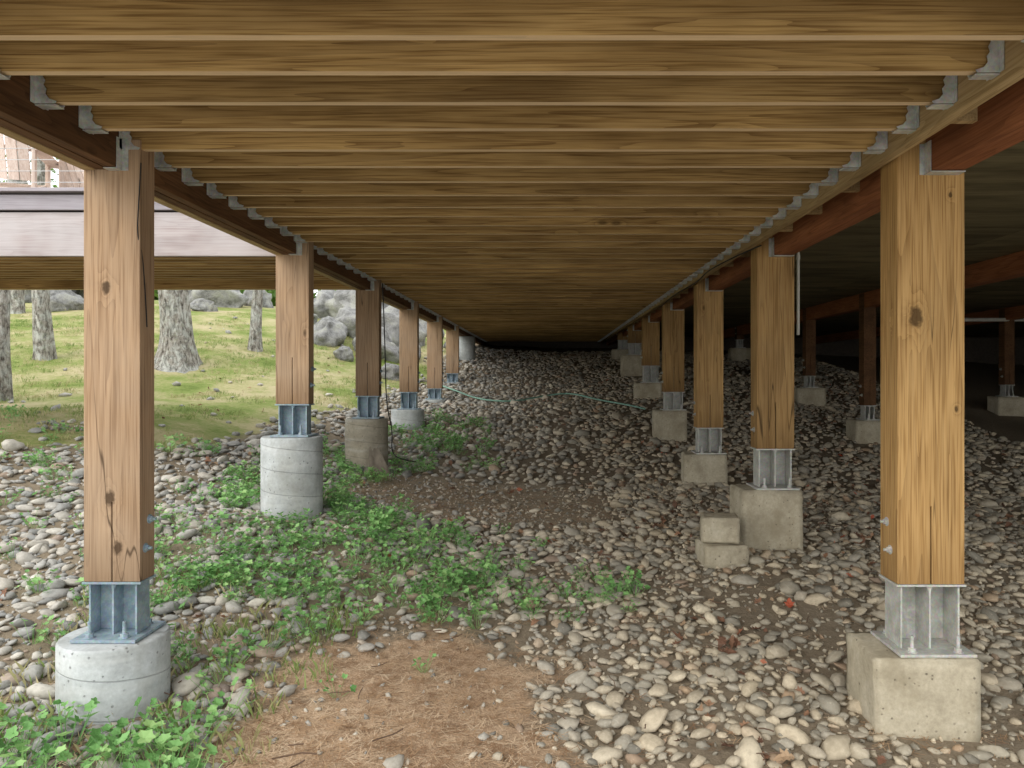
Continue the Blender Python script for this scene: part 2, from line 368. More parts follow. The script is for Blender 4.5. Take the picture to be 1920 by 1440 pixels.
sm=sandm(gx,gy); kk=(rng.random(n)<np.where(sm>.5,.25,.9)); gx,gy=gx[kk],gy[kk]; n=len(gx)
sz=rng.uniform(.006,.019,n)
chip=[rockmesh('gravel_chip',M_peb,i+20,1,.5,1.3,.6) for i in range(4)]
scatter('gravel',np.c_[gx,gy,gz(gx,gy)+sz*.3],np.c_[rng.uniform(0,1,(n,2)),rng.uniform(0,6.28,n)],np.c_[sz*1.3,sz,sz],rng.integers(0,4,n),chip,'gravel_kinds')
m,g=newmat('pine_litter_mat'); r=g.n('ShaderNodeObjectInfo').outputs['Random']
g.out(g.ramp(r,[(0,(.26,.15,.08)),(.5,(.50,.33,.19)),(1,(.68,.54,.38))]),.9)
M_lit=m
lits=[]
for i in range(4):
    b=MB()
    for _ in range(9):
        a=random.uniform(0,6.28); cx,cy=random.uniform(-.05,.05),random.uniform(-.05,.05); l=random.uniform(.02,.05)
        dx,dy=math.cos(a)*l,math.sin(a)*l; wx,wy=-math.sin(a)*.0015,math.cos(a)*.0015; zz=random.uniform(.002,.014); z2=random.uniform(.002,.014)
        b.add([(cx-dx-wx,cy-dy-wy,zz),(cx-dx+wx,cy-dy+wy,zz),(cx+dx+wx,cy+dy+wy,z2),(cx+dx-wx,cy+dy-wy,z2)],[(0,1,2,3)])
    lits.append(b.obj('pine_needles',M_lit,link=False))
lx,ly=jgrid(-2.8,3.6,2,9.0,.062); sm=np.maximum(sandm(lx,ly),dirtm(lx,ly)*.4); kk=rng.random(len(lx))<sm*.9+.09; lx,ly=lx[kk],ly[kk]; n=len(lx)
scatter('pine_litter',np.c_[lx,ly,gz(lx,ly)+.002+np.where(rng.random(n)<.12,.025,0)],np.c_[np.zeros((n,2)),rng.uniform(0,6.28,n)],np.ones((n,3)),rng.integers(0,4,n),lits,'pine_litter_kinds')
# weeds
m,g=newmat('weed_leaf_mat'); r=g.n('ShaderNodeObjectInfo').outputs['Random']; isl=g.n('ShaderNodeNewGeometry').outputs['Random Per Island']
v=g.math('ADD',g.math('MULTIPLY',r,.45),g.math('MULTIPLY',isl,.55))
g.out(g.ramp(v,[(0.1,(.12,.28,.08)),(.5,(.24,.48,.16)),(.9,(.42,.64,.25))]),.5,trans=.32,spec=.3)
M_weed=m
def leafpoly(r,lob=5):
    pts=[]
    for i in range(lob*2+1):
        t=-2.6+5.2*i/(lob*2); rr=r*(1.0 if i%2 else .74); pts.append((rr*math.cos(t)+r*.1,rr*math.sin(t)))
    pts.append((-r*.3,0)); return pts
def plant(seed,n=12,spread=.11,h=(.02,.12),lr=(.011,.028)):
    random.seed(seed); b=MB()
    for _ in range(n):
        a=random.uniform(0,6.28); d=spread*math.sqrt(random.random()); cx,cy=d*math.cos(a),d*math.sin(a); zz=random.uniform(*h)
        R=Matrix.Rotation(random.uniform(0,6.28),3,'Z')@Matrix.Rotation(random.uniform(-.7,.7),3,'X')@Matrix.Rotation(random.uniform(-.6,.6),3,'Y')
        P=leafpoly(random.uniform(*lr)); c=Vector((cx,cy,zz))
        vs=[c+R@Vector((0,0,-.004))]+[c+R@Vector((p[0],p[1],.006*abs(p[1])/.03)) for p in P]
        b.add(vs,[(0,i,i+1) for i in range(1,len(P))]+[(0,len(P),1)])
        b.cyl((cx*.3,cy*.3,-.01),c,.0015,.001,n=3,caps=False)
    return b.obj('ground_ivy',M_weed,link=False)
weeds=[plant(i,n=random.randint(9,17)) for i in range(7)]; random.seed(11)
WP=[(np.array(P),dens) for P,dens in [
 ([(-3.0,5.3),(-2.5,4.5),(-1.8,4.6),(-1.1,4.8),(-.5,4.8),(.25,4.95),(.4,5.4),(.05,5.9),(-.6,6.2),(-.75,6.9),(-1.5,7.1),(-2.0,7.5),(-2.7,7.6),(-3.0,6.6)],70),
 ([(-2.05,3.9),(-1.5,3.9),(-1.35,4.8),(-2.3,4.9)],55),
 ([(-2.9,3.2),(-1.9,2.8),(-1.35,3.0),(-1.6,3.6),(-2.3,3.45),(-2.9,3.8)],55),
 ([(-2.4,10.2),(-1.6,9.4),(-.9,9.9),(-.9,10.8),(-1.3,12.2),(-2.3,12.4)],45),
 ([(-2.9,7.4),(-2.0,7.4),(-1.9,9.3),(-2.8,9.6)],42),
 ([(-5.8,6.4),(-3.9,6.4),(-3.2,8.6),(-5.8,8.1)],14),
 ([(-3.4,3.4),(-2.6,3.4),(-2.9,6.3),(-4.4,6.3)],6)]]
wx,wy=[],[]
for P,dn in WP:
    a0,b0=P.min(0)-.3; a1,b1=P.max(0)+.3; N_=int((a1-a0)*(b1-b0)*dn)
    ax=rng.uniform(a0,a1,N_);ay=rng.uniform(b0,b1,N_)
    s=sdist(ax,ay,P)/.35+.32+2.3*vnoise(ax,ay,2.1,5)+1.5*vnoise(ax,ay,6,6)
    kk=rng.random(N_)<np.clip(s,0,1); wx.append(ax[kk]);wy.append(ay[kk])
wx=np.concatenate(wx);wy=np.concatenate(wy); kk=clear(wx,wy,.3); wx,wy=wx[kk],wy[kk]; n=len(wx)
sc=rng.uniform(.5,1.25,n)[:,None]*np.ones((n,3)); sc[wy<3.9]*=1.35
scatter('weeds',np.c_[wx,wy,gz(wx,wy)+.02],np.c_[rng.normal(0,.1,(n,2)),rng.uniform(0,6.28,n)],sc,rng.integers(0,7,n),weeds,'weed_kinds')
print('weeds',n)
# grass tufts
m,g=newmat('grass_blade_mat'); r=g.n('ShaderNodeObjectInfo').outputs['Random']
g.out(g.ramp(r,[(0,(.16,.25,.06)),(.4,(.28,.35,.12)),(.7,(.42,.40,.19)),(1,(.50,.43,.26))]),.7,trans=.25)
M_grass=m
def gtuft(hm=1.):
    b=MB()
    for _ in range(14):
        a=random.uniform(0,6.28); cx,cy=random.uniform(-.06,.06),random.uniform(-.06,.06); h=random.uniform(.025,.06)*hm; lx_,ly_=math.cos(a)*h*.5,math.sin(a)*h*.5
        w=.0028; b.add([(cx-w*math.sin(a),cy+w*math.cos(a),0),(cx+w*math.sin(a),cy-w*math.cos(a),0),(cx+lx_*.4+w*.6,cy+ly_*.4,h*.65),(cx+lx_,cy+ly_,h)],[(0,1,2),(0,2,3)])
    return b.obj('grass_tuft',M_grass,link=False)
tufts=[gtuft() for i in range(5)]
tx,ty=jgrid(-16,-2,6,21,.15); gm=grassm(tx,ty); kk=(rng.random(len(tx))<gm*.85)&(tx>-ty*.76-.5)&(vnoise(tx,ty,.9,8)>-.1); tx,ty=tx[kk],ty[kk]
t2x=rng.uniform(-2.9,-1.3,110);t2y=rng.uniform(3.2,5.2,110); tx=np.r_[tx,t2x];ty=np.r_[ty,t2y]; n=len(tx)
sc=rng.uniform(.6,1.5,n)[:,None]*np.ones((n,3)); sc[-110:]*=1.5
scatter('grass',np.c_[tx,ty,gz(tx,ty)-.005],np.c_[np.zeros((n,2)),rng.uniform(0,6.28,n)],sc,rng.integers(0,5,n),tufts,'grass_kinds')
# fallen leaves
m,g=newmat('fallen_leaf_mat'); r=g.n('ShaderNodeObjectInfo').outputs['Random']
g.out(g.ramp(r,[(0,(.13,.07,.045)),(.35,(.23,.12,.075)),(.7,(.35,.20,.12)),(.9,(.45,.32,.2)),(.985,(.5,.1,.05))]),.7,trans=.2)
M_leaf=m; fl=[]
for i in range(5):
    b=MB(); pr=[(0,.0),(.018,.012),(.012,.02),(.035,.03),(.022,.042),(.04,.06),(.02,.062),(.012,.085),(0,.1)]
    cv=random.uniform(3,12)
    def zf(x_,y_): return cv*x_*x_+random.uniform(0,.004)+.01*math.sin(y_*40+i)
    for sgn in(1,-1):
        vs=[(0,yy-.05,zf(0,yy)) for _,yy in pr]+[(sgn*xx,yy-.05,zf(xx,yy)) for xx,yy in pr]
        k_=len(pr); b.add(vs,[(j,j+k_,j+k_+1,j+1) for j in range(k_-1)])
    fl.append(b.obj('fallen_leaf',M_leaf,link=False))
n=6500; fx=rng.uniform(-6,7,n); fy=2.6+rng.random(n)**1.2*15
pr=np.where(fx>0.8,.85,.25)*np.where(grassm(fx,fy)>.5,.4,1)*np.clip(.35+1.9*vnoise(fx,fy,.8,31),.06,1); kk=(rng.random(n)<pr)&(np.abs(fx)<fy*.75+.4)&clear(fx,fy,.3); fx,fy=fx[kk],fy[kk]; n=len(fx)
scatter('fallen_leaves',np.c_[fx,fy,gz(fx,fy)+.03],np.c_[rng.normal(0,.45,(n,2)),rng.uniform(0,6.28,n)],rng.uniform(.4,1.0,n)[:,None]*np.ones((n,3)),rng.integers(0,5,n),fl,'fallen_leaf_kinds')

# ------------------------------------------------------------ main deck
deck=empty('wooden_deck')
XL,XR=-2.15,1.69; ZJ=2.794; YEND=25.5
b=MB(); hb=MB()
hp=[(0,0),(.085,0),(.092,.010),(.062,.020),(.046,.04),(.050,.062),(.038,.078),(.045,.098),(.034,.115),(.040,.14),(.028,.16),(0,.165)]
nj=int((YEND-1.86)/.32)
for k in range(nj):
    y0=1.86+.32*k; dz=random.uniform(-.006,.005); sk=random.uniform(-.006,.006)
    b.box(XL+.002,XR-.002,y0+sk,y0+.038+sk,ZJ+dz,ZJ+.2+dz)
    for sgn,xo in((1,XL),(-1,XR)):
        T=lambda v,sgn=sgn,xo=xo,y0=y0:(xo+sgn*v[0],y0+v[1],ZJ-.006+v[2])
        hb.prism(hp,-.0105,-.0080,T); hb.prism(hp,.0455,.0480,T)
        xa,xb=sorted((xo,xo+sgn*.09)); hb.box(xa,xb,y0-.007,y0+.045,ZJ-.012,ZJ-.0085)
        xa,xb=sorted((xo+sgn*.0005,xo+sgn*.004)); hb.box(xa,xb,y0-.036,y0-.011,ZJ-.006,ZJ+.16); hb.box(xa,xb,y0+.049,y0+.074,ZJ-.006,ZJ+.16)
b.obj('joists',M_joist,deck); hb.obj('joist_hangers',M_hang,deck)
b=MB(); xx=-2.42
while xx<1.75:
    b.box(xx,xx+.14,1.7,YEND,ZJ+.210,ZJ+.235); xx+=.1415
b.obj('deck_boards',M_deckb,deck)
PL=[3.77+2.645*k for k in range(7)]; PR=[3.85+2.645*k for k in range(7)]
bd=MB(); bl=MB(); edges=[1.75]+[v for y in PL[:6] for v in(y,y+.14)]+[25.4]
for a,c_ in zip(edges[0::2],edges[1::2]):
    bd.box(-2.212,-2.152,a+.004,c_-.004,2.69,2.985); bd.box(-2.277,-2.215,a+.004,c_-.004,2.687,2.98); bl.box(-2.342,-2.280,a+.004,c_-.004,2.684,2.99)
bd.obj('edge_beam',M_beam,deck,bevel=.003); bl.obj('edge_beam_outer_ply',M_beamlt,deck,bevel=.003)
b=MB(); b.box(1.692,1.733,1.75,YEND-.1,2.75,2.99); b.box(1.736,1.776,1.75,YEND-.1,2.765,2.985)
b.obj('ledger_beam',M_beamlt,deck,bevel=.003)
b=MB(); edges=[1.75]+[v for y in PR for v in(y,y+.2)]+[25.4]
for a,c_ in zip(edges[0::2],edges[1::2]):
    b.box(1.93,2.01,a+.004,c_-.004,2.69,2.93); b.box(2.013,2.10,a+.004,c_-.004,2.692,2.93)
b.obj('girder_red',M_red,deck,bevel=.003)
b=MB(); y=2.1
while y<25:
    b.box(1.78,2.3,y,y+.04,2.80,2.945); y+=.64
b.obj('blocking',M_beamlt,deck)
b=MB()
for y in PL[:6]:
    b.box(-2.214,-2.147,y-.05,y-.002,2.682,2.686); b.box(-2.149,-2.146,y-.05,y-.002,2.682,2.84); b.box(-2.149,-2.115,y-.004,y-.001,2.682,2.84)
for y in PR[:6]:
    b.box(1.922,1.926,y-.07,y-.001,2.682,2.84); b.box(1.90,1.926,y-.004,y-.001,2.682,2.84); b.box(1.922,2.1,y-.07,y-.001,2.681,2.685)
b.obj('beam_hangers',M_hang,deck)

# ------------------------------------------------------------ posts
def bracket(par,w,d,zt,zf,mat):
    b=MB(); hw=w/2-.02; hd=d/2+.0
    b.box(-w/2-.006,w/2+.006,-d/2-.006,d/2+.006,zt-.012,zt-.001)
    b.box(-w/2-.02,w/2+.02,-d/2-.08,d/2+.08,zf+.003,zf+.018)
    t=.010; H0,H1=zf+.018,zt-.012
    b.box(-hw,-hw+t,-hd+.01,hd-.01,H0,H1); b.box(hw-t,hw,-hd+.01,hd-.01,H0,H1)
    b.box(-hw+t,hw-t,hd-.045,hd-.035,H0,H1); b.box(-t/2,t/2,-hd+.01,hd-.045,H0,H1)
    for s in(-1,1):
        b.prism([(s*t/2,H1),(s*(t/2+.03),H1),(s*(t/2+.008),H1-.008),(s*t/2,H1-.03)],-hd+.012,-hd+.03)
    for sx in(-1,1):
        for sy in(-1,1):
            x_=sx*(w/2-.055); y_=sy*(d/2+.04)
            b.cyl((x_,y_,zf+.018),(x_,y_,zf+.10),.0095,n=10); b.cyl((x_,y_,zf+.019),(x_,y_,zf+.04),.02,n=6); b.cyl((x_,y_,zf+.018),(x_,y_,zf+.0225),.026,n=16)
    return b.obj('steel_bracket',mat,par,bevel=.0015)
def footing_round(par,z0,z1,r=.255,ox=0,mat=None):
    b=MB(); n=64; rings=[(r,z0),(r,z1-.012),(r-.012,z1)]
    vs=[(rr*math.cos(2*math.pi*i/n),rr*math.sin(2*math.pi*i/n),zz) for rr,zz in rings for i in range(n)]
    b.add(vs,[(j*n+i,j*n+(i+1)%n,(j+1)*n+(i+1)%n,(j+1)*n+i) for j in range(2) for i in range(n)]+[tuple(range(2*n,3*n))])
    o=b.obj('concrete_footing',mat or M_concL,par,loc=(ox,0,0))
    for p in o.data.polygons:
        if len(p.vertices)==4: p.use_smooth=True
    return o
def footing_block(name,par,w,d,z0,z1,rotz=0,seed=0,mat=None,loc=(0,0,0)):
    import bmesh
    bm=bmesh.new(); bmesh.ops.create_cube(bm,size=1)
    for v in bm.verts: v.co=Vector((v.co.x*w,v.co.y*d,(z0+z1)/2+v.co.z*(z1-z0)))
    bmesh.ops.bevel(bm,geom=bm.edges[:],offset=.008,segments=2,affect='EDGES')
    bmesh.ops.subdivide_edges(bm,edges=[e for e in bm.edges if e.calc_length()>.15],cuts=13,use_grid_fill=True)
    bm.normal_update()
    for v in bm.verts:
        q=v.co*4+Vector((seed*3.3,seed,0)); nrm=v.normal.copy(); v.co+=Vector((mnoise.noise(q),mnoise.noise(q+Vector((9,0,0))),.6*mnoise.noise(q+Vector((0,9,0)))))*.009
        q=v.co*19+Vector((seed,0,0)); v.co+=nrm*.007*mnoise.noise(q)
    me=bpy.data.meshes.new(name); bm.to_mesh(me); bm.free(); 
    for p in me.polygons: p.use_smooth=True
    me.materials.append(mat or M_concR)
    o=bpy.data.objects.new(name,me); scene.collection.objects.link(o); o.rotation_euler=(0,0,rotz); o.location=loc
    if par: o.parent=par
    return o
def post(cx,cy,w,d,zb,zt,zf,zg,mat,steel,kind,side,rz=None,cmat=None):
    e=empty('support_post',(cx,cy,0))
    h=zt-zb; g_=.003; kh=.40
    P=[(-w/2,0),(-g_,0),(-g_,kh),(g_,kh),(g_,0),(w/2,0),(w/2,h),(-w/2,h)]
    b=MB(); b.prism(P,-d/2,d/2); b.obj('timber_post',mat,e,loc=(0,0,zb),bevel=.004)
    b=MB(); b.box(-.002,.002,-d/2+.02,d/2-.02,zb+.001,zb+kh-.02); b.obj('knife_plate',steel,e)
    bracket(e,w,d,zb,zf,steel)
    b=MB(); s=side
    for zz in(zb+.16,zb+.30):
        yy=-.02 if zz<zb+.2 else .02
        b.cyl((s*w/2,yy,zz),(s*(w/2+.004),yy,zz),.024,n=18); b.cyl((s*(w/2+.004),yy,zz),(s*(w/2+.018),yy,zz),.016,n=6); b.cyl((s*(w/2+.018),yy,zz),(s*(w/2+.035),yy,zz),.008,n=10)
    b.obj('bolts',steel,e)
    if kind=='round': footing_round(e,zg-.4,zf,ox=-.025,mat=cmat)
    else: footing_block('concrete_footing',e,.52,.42,zg-.4,zf,random.uniform(-.09,.03) if rz is None else rz,seed=int(cy*10),loc=(-.06 if cx<3 else 0,0,0))
    return e
zbL=[.615,1.41,1.41,1.40,1.41,1.71]; zfL=[.33,1.13,1.135,1.126,1.20,1.50]
for k in range(6):
    cx=-2.2; cy=PL[k]+.07
    post(cx,cy,.283,.14,zbL[k],2.84,zfL[k],g1(cx,cy),M_postL1 if k==0 else M_postL,M_steel,'round',1,cmat=M_concT if k==2 else None)
zbR=[.58,1.02,1.02,1.40,1.85,2.40,2.6]; zfR=[.23,.67,.70,1.11,1.52,2.13,2.35]
for k in range(7):
    cx=1.96; cy=PR[k]+.10
    post(cx,cy,.345 if k==0 else .325,.2,zbR[k],2.945,zfR[k],g1(cx,cy),M_postR1 if k==0 else M_postR,M_steelR,'block',-1,rz=-.03 if k==0 else None)
e=empty('concrete_pier',(-2.2,PL[6],0)); footing_round(e,1.8,2.68,.26)
for cx,ks in((5.0,(1,3,4,5,6)),(8.8,(1,2,3,4,5))):
    for k in ks:
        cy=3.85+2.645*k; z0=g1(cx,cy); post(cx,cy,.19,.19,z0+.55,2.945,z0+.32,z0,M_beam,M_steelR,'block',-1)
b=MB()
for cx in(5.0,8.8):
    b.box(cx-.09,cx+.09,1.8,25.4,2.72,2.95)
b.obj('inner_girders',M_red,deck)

# house underside + foundation walls
M_ply=wood('plywood_soffit',(.10,.085,.045),(.19,.16,.09),(.25,.215,.125),'X',8,'island',knots=.2,blotch=.8,rs=.4)
house=empty('house')
b=MB(); y=1.75
while y<25.5:
    x_=1.80
    while x_<15:
        b.box(x_+.003,x_+2.437,y+.003,y+1.217,2.955,2.985); x_+=2.44
    y+=1.22
b.obj('soffit_panels',M_ply,house)
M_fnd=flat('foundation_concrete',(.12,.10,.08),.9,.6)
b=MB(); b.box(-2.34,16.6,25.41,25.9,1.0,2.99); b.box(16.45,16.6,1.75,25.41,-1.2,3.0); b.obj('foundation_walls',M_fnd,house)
M_side=wood('house_siding',(.2,.15,.1),(.34,.26,.18),(.4,.32,.24),'X',8,'island')
b=MB(); 
for i in range(22):
    b.box(2.6,16.62,4.0,25.62,3.03+i*.15,3.03+i*.15+.146)
b.obj('wall_siding',M_side,house)

# ------------------------------------------------------------ side deck (left)
sd=empty('side_deck')
b=MB(); b.box(-11,-2.36,6.50,6.56,2.69,3.07); b.obj('rim_beam',M_purplt,sd,bevel=.004)
b=MB(); b.box(-11,-2.36,6.47,6.51,3.085,3.215); b.box(-11,-2.36,6.42,6.56,3.235,3.265); b.obj('fascia',M_purple,sd,bevel=.003)
b=MB(); y=6.57
while y<9.4:
    b.box(-11,-2.36,y,y+.135,3.235,3.262); y+=.14
b.obj('deck_boards',M_purplt,sd)
b=MB(); y=6.75
while y<9.0:
    b.box(-11,-2.36,y,y+.038,2.80,3.0); y+=.2
b.box(-11,-2.36,9.05,9.12,2.70,2.98); b.box(-11,-2.36,9.13,9.19,2.705,2.98)
b.box(-11,-2.36,6.75,9.1,3.01,3.03)
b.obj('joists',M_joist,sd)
b=MB()
for x_ in(-10.6,):
    for y_ in(6.7,8.9): b.box(x_-.14,x_+.14,y_,y_+.14,.4,2.7)
b.obj('posts',M_postL,sd)
rail=empty('cable_railing')
b=MB()
for x_ in(-8.6,-6.9,-3.3): b.box(x_-.02,x_+.02,6.60,6.64,3.264,4.25)
b.box(-11,-2.4,6.585,6.655,4.25,4.29); b.obj('rail_posts',M_cable,rail)
b=MB()
for i in range(9): b.cyl((-11,6.62,3.36+.1*i),(-2.4,6.62,3.36+.1*i),.003,n=6)
b.obj('cables',M_cable,rail)
def chair(cx,cy,rz):
    e=empty('adirondack_chair',(cx,cy,3.265)); e.rotation_euler=(0,0,rz)
    b=MB()
    for i in range(6):
        x_=-.25+.1*i; h=.80+.1*math.cos((i-2.5)*.55); b.obox((x_,.28+.10,.28+h/2),.088,.02,h,(-.32,0,0))
    for i in range(5): b.obox((0,-.28+.11*i,.37-.035*i),.58,.095,.02,(-.2,0,0))
    for s in(-1,1):
        b.obox((s*.36,-.02,.60),.13,.72,.022); b.obox((s*.30,-.30,.30),.03,.09,.60); b.obox((s*.28,.08,.20),.03,.95,.12,(-.32,0,0)); b.obox((s*.33,.30,.30),.03,.08,.60)
    b.obox((0,.30,.60),.66,.05,.04)
    b.obj('chair_frame',M_chair,e,bevel=.003)
chair(-5.45,7.5,.35+math.pi); chair(-4.62,7.9,-.5+math.pi)

# ------------------------------------------------------------ trees, boulders, background
m,g=newmat('bark'); tc=g.n('ShaderNodeTexCoord').outputs['Object']
a=g.noise(g.vmath('MULTIPLY',tc,(12.,12.,4.)),1.5,5,.7,.6); l=g.noise(tc,6,4,.7); l2=g.noise(tc,14,3,.6)
c=g.ramp(a,[(.38,(.08,.07,.06)),(.5,(.28,.26,.23)),(.64,(.46,.44,.41))]); c=g.mix(g.mr(l,.46,.58,0,.7),c,g.mix(g.mr(a,.38,.58),(.25,.26,.24),(.58,.60,.57))); c=g.mix(g.mr(l2,.58,.7,0,.35),c,(.34,.38,.26))
g.out(c,.9,a,1.,.05,spec=.1); M_bark=m
m,g=newmat('tree_leaves'); r=g.n('ShaderNodeNewGeometry').outputs['Random Per Island']
g.out(g.ramp(r,[(0,(.06,.12,.02)),(.5,(.11,.21,.04)),(1,(.19,.31,.07))]),.6,trans=.3); M_tl=m
def leafcloud(centres,radii,cnt,size,zflat=.75):
    C=[];
    for (c,rad,k) in zip(centres,radii,cnt):
        d=rng.normal(size=(k,3)); d/=np.linalg.norm(d,axis=1)[:,None]; rr=rad*rng.random(k)**.45
        q=np.array(c)+d*rr[:,None]*np.array([1,1,zflat]); C.append(q)
    C=np.vstack(C); n=len(C); u=rng.normal(size=(n,3));u/=np.linalg.norm(u,axis=1)[:,None]; v=np.cross(u,rng.normal(size=(n,3))); v/=np.linalg.norm(v,axis=1)[:,None]
    s=size*rng.uniform(.5,1.3,n)[:,None]
    V=np.stack([C-u*s,C+v*s*.55,C+u*s,C-v*s*.55],1).reshape(-1,3); return V,np.arange(4*n).reshape(n,4)
def tree(X0,Y0,r,h,lean=(0,0),nleaf=3500,flare=1.5,seed=0):
    random.seed(seed); z0=g1(X0,Y0)-.15; e=empty('deciduous_tree',(X0,Y0,z0))
    b=MB(); n=28; rings=50
    vs=[];
    for j in range(rings):
        t=(j/(rings-1))**1.6; zz=t*h; rr=r*(1-.75*t)*(1+(flare-1)*math.exp(-zz/.32))
        cx=lean[0]*zz+.08*math.sin(zz*.9+seed); cy=lean[1]*zz+.08*math.cos(zz*.7+seed)
        for i in range(n):
            th=2*math.pi*i/n; q=1+.16*mnoise.noise(Vector((math.cos(th)*1.5,math.sin(th)*1.5,zz*.8+seed)))+.07*mnoise.noise(Vector((math.cos(th)*6,math.sin(th)*6,zz*3+seed)))+(.45*math.exp(-zz/.3))*mnoise.noise(Vector((math.cos(th)*2.4,math.sin(th)*2.4,seed)))
            vs.append((cx+rr*q*math.cos(th),cy+rr*q*math.sin(th),zz))
    b.add(vs,[(j*n+i,j*n+(i+1)%n,(j+1)*n+(i+1)%n,(j+1)*n+i) for j in range(rings-1) for i in range(n)])
    cs=[];rs=[]
    for k in range(9):
        zz=h*random.uniform(.5,.95); a=k*2.4+random.random(); L=h*.3*(1.2-zz/h)+.6
        p0=Vector((lean[0]*zz,lean[1]*zz,zz)); p1=p0+Vector((math.cos(a)*L*.55,math.sin(a)*L*.55,L*.3)); p2=p0+Vector((math.cos(a)*L,math.sin(a)*L,L*.75))
        b.cyl(p0,p1,r*.28,r*.18,n=8,caps=False); b.cyl(p1,p2,r*.18,r*.05,n=8,caps=False)
        cs+= [tuple(p1),tuple(p2)]; rs+=[.9,1.2]
    cs.append((lean[0]*h,lean[1]*h,h)); rs.append(1.3)
    b.obj('trunk',M_bark,e,smooth=True)
    V,Fc=leafcloud(cs,rs,[nleaf//len(cs)]*len(cs),.10)
    me=bpy.data.meshes.new('leaves'); me.from_pydata(V.tolist(),[],Fc.tolist()); me.materials.append(M_tl)
    o=bpy.data.objects.new('leaves',me); scene.collection.objects.link(o); o.parent=e
tree(-7.05,14,.27,11,(-.01,0),2600,2.0,1); tree(-9.45,14,.155,10,(0,.01),2000,1.2,2); tree(-7.97,11,.12,8,(.03,0),1600,1.2,3)
tree(-6.2,16,.12,9,(.03,.0),1600,1.4,4); tree(-13.5,19,.2,11,(0,0),1600,1.4,5); tree(-5.2,27,.15,9,(0,0),1600,1.3,6)
random.seed(5)
m,g=newmat('boulder_granite'); tc=g.n('ShaderNodeTexCoord').outputs['Object']
a=g.noise(tc,2.4,5,.7); bb=g.noise(tc,20,3,.7); c=g.ramp(a,[(.34,(.13,.13,.125)),(.48,(.28,.28,.275)),(.66,(.45,.445,.44))]); c=g.mix(g.mr(bb,.45,.7,0,.45),c,(.17,.17,.16)); c=g.mix(g.mr(a,.52,.6,0,.3),c,(.26,.28,.18))
g.out(c,.9,g.math('ADD',a,g.math('MULTIPLY',bb,.3)),.9,.07,spec=.15); M_bld=m
for i,(px_,d,s) in enumerate([(612,18.5,.62),(660,19.8,.7),(705,18.2,.62),(742,20,.9),(680,22,1.1),(610,22.5,.8),(765,18.5,.42),(735,16.3,.33),(415,23,.85),(480,24.5,.6),(350,23.5,.8),(125,20,.55),(110,24,.9),(560,24,.6),(30,23,.7),(785,22,.8),(578,20.5,.3),(850,20.5,.28),(645,17.0,.28),(380,21,.35)]):
    X0=(px_-1030)/F*d; o=rockmesh('boulder',M_bld,i+40,4,.3,1.4,.78,.2,facet=10); scene.collection.objects.link(o)
    o.location=(X0,d,g1(X0,d)+s*.22); o.scale=(s*1.15,s,s*1.05); o.rotation_euler=(random.uniform(-.2,.2),random.uniform(-.2,.2),random.uniform(0,6))
cs=[];rs=[];ct=[]
for i in range(110):
    X0=random.uniform(-60,12); Y0=random.uniform(34,52); R=random.uniform(1.4,3.2); cs.append((X0,Y0,4.5+random.uniform(.5,9))); rs.append(R); ct.append(200)
for i in range(50):
    X0=random.uniform(-30,2); Y0=random.uniform(28.5,33); cs.append((X0,Y0,g1(X0,Y0)+.4)); rs.append(random.uniform(.7,1.3)); ct.append(200)
V,Fc=leafcloud(cs,rs,ct,.2)
me=bpy.data.meshes.new('distant_trees'); me.from_pydata(V.tolist(),[],Fc.tolist()); me.materials.append(M_tl)
scene.collection.objects.link(bpy.data.objects.new('distant_trees',me))

# parked car up the slope (only its lower part shows beneath the side deck)
M_paint=flat('car_paint',(.20,.25,.30),.3,.1); M_glass=flat('car_glass',(.03,.035,.04),.1,.1); M_tyre=flat('tyre_rubber',(.03,.03,.03),.8,.2); M_rim=flat('wheel_rim',(.5,.5,.52),.35,.2)
cyy=24.0; cxx=(75-1030)/F*cyy
cz=g1(cxx,cyy)
car=empty('parked_car',(cxx,cyy,cz))
b=MB(); prof=[(-2.25,.35),(-2.3,.62),(-2.15,.85),(-1.35,.95),(-.7,1.42),(.9,1.46),(1.65,1.0),(2.2,.92),(2.3,.6),(2.2,.32)]
b.prism(prof,-.88,.88); b.obj('body',M_paint,car,bevel=.05)
b=MB()
for s in(-1,1):
    y0,y1=sorted((s*.881,s*.889)); b.prism([(-1.15,.98),(-.65,1.36),(.05,1.38),(.05,.98)],y0,y1); b.prism([(.12,.98),(.12,1.38),(.82,1.4),(1.4,1.02)],y0,y1)
b.obj('windows',M_glass,car)
b=MB(); r2=MB()
for x_ in(-1.4,1.4):
    for s in(-1,1):
        b.cyl((x_,s*.70,.33),(x_,s*.90,.33),.33,n=28); r2.cyl((x_,s*.901,.33),(x_,s*.91,.33),.2,n=20)
b.obj('tyres',M_tyre,car); r2.obj('wheel_rims',M_rim,car)

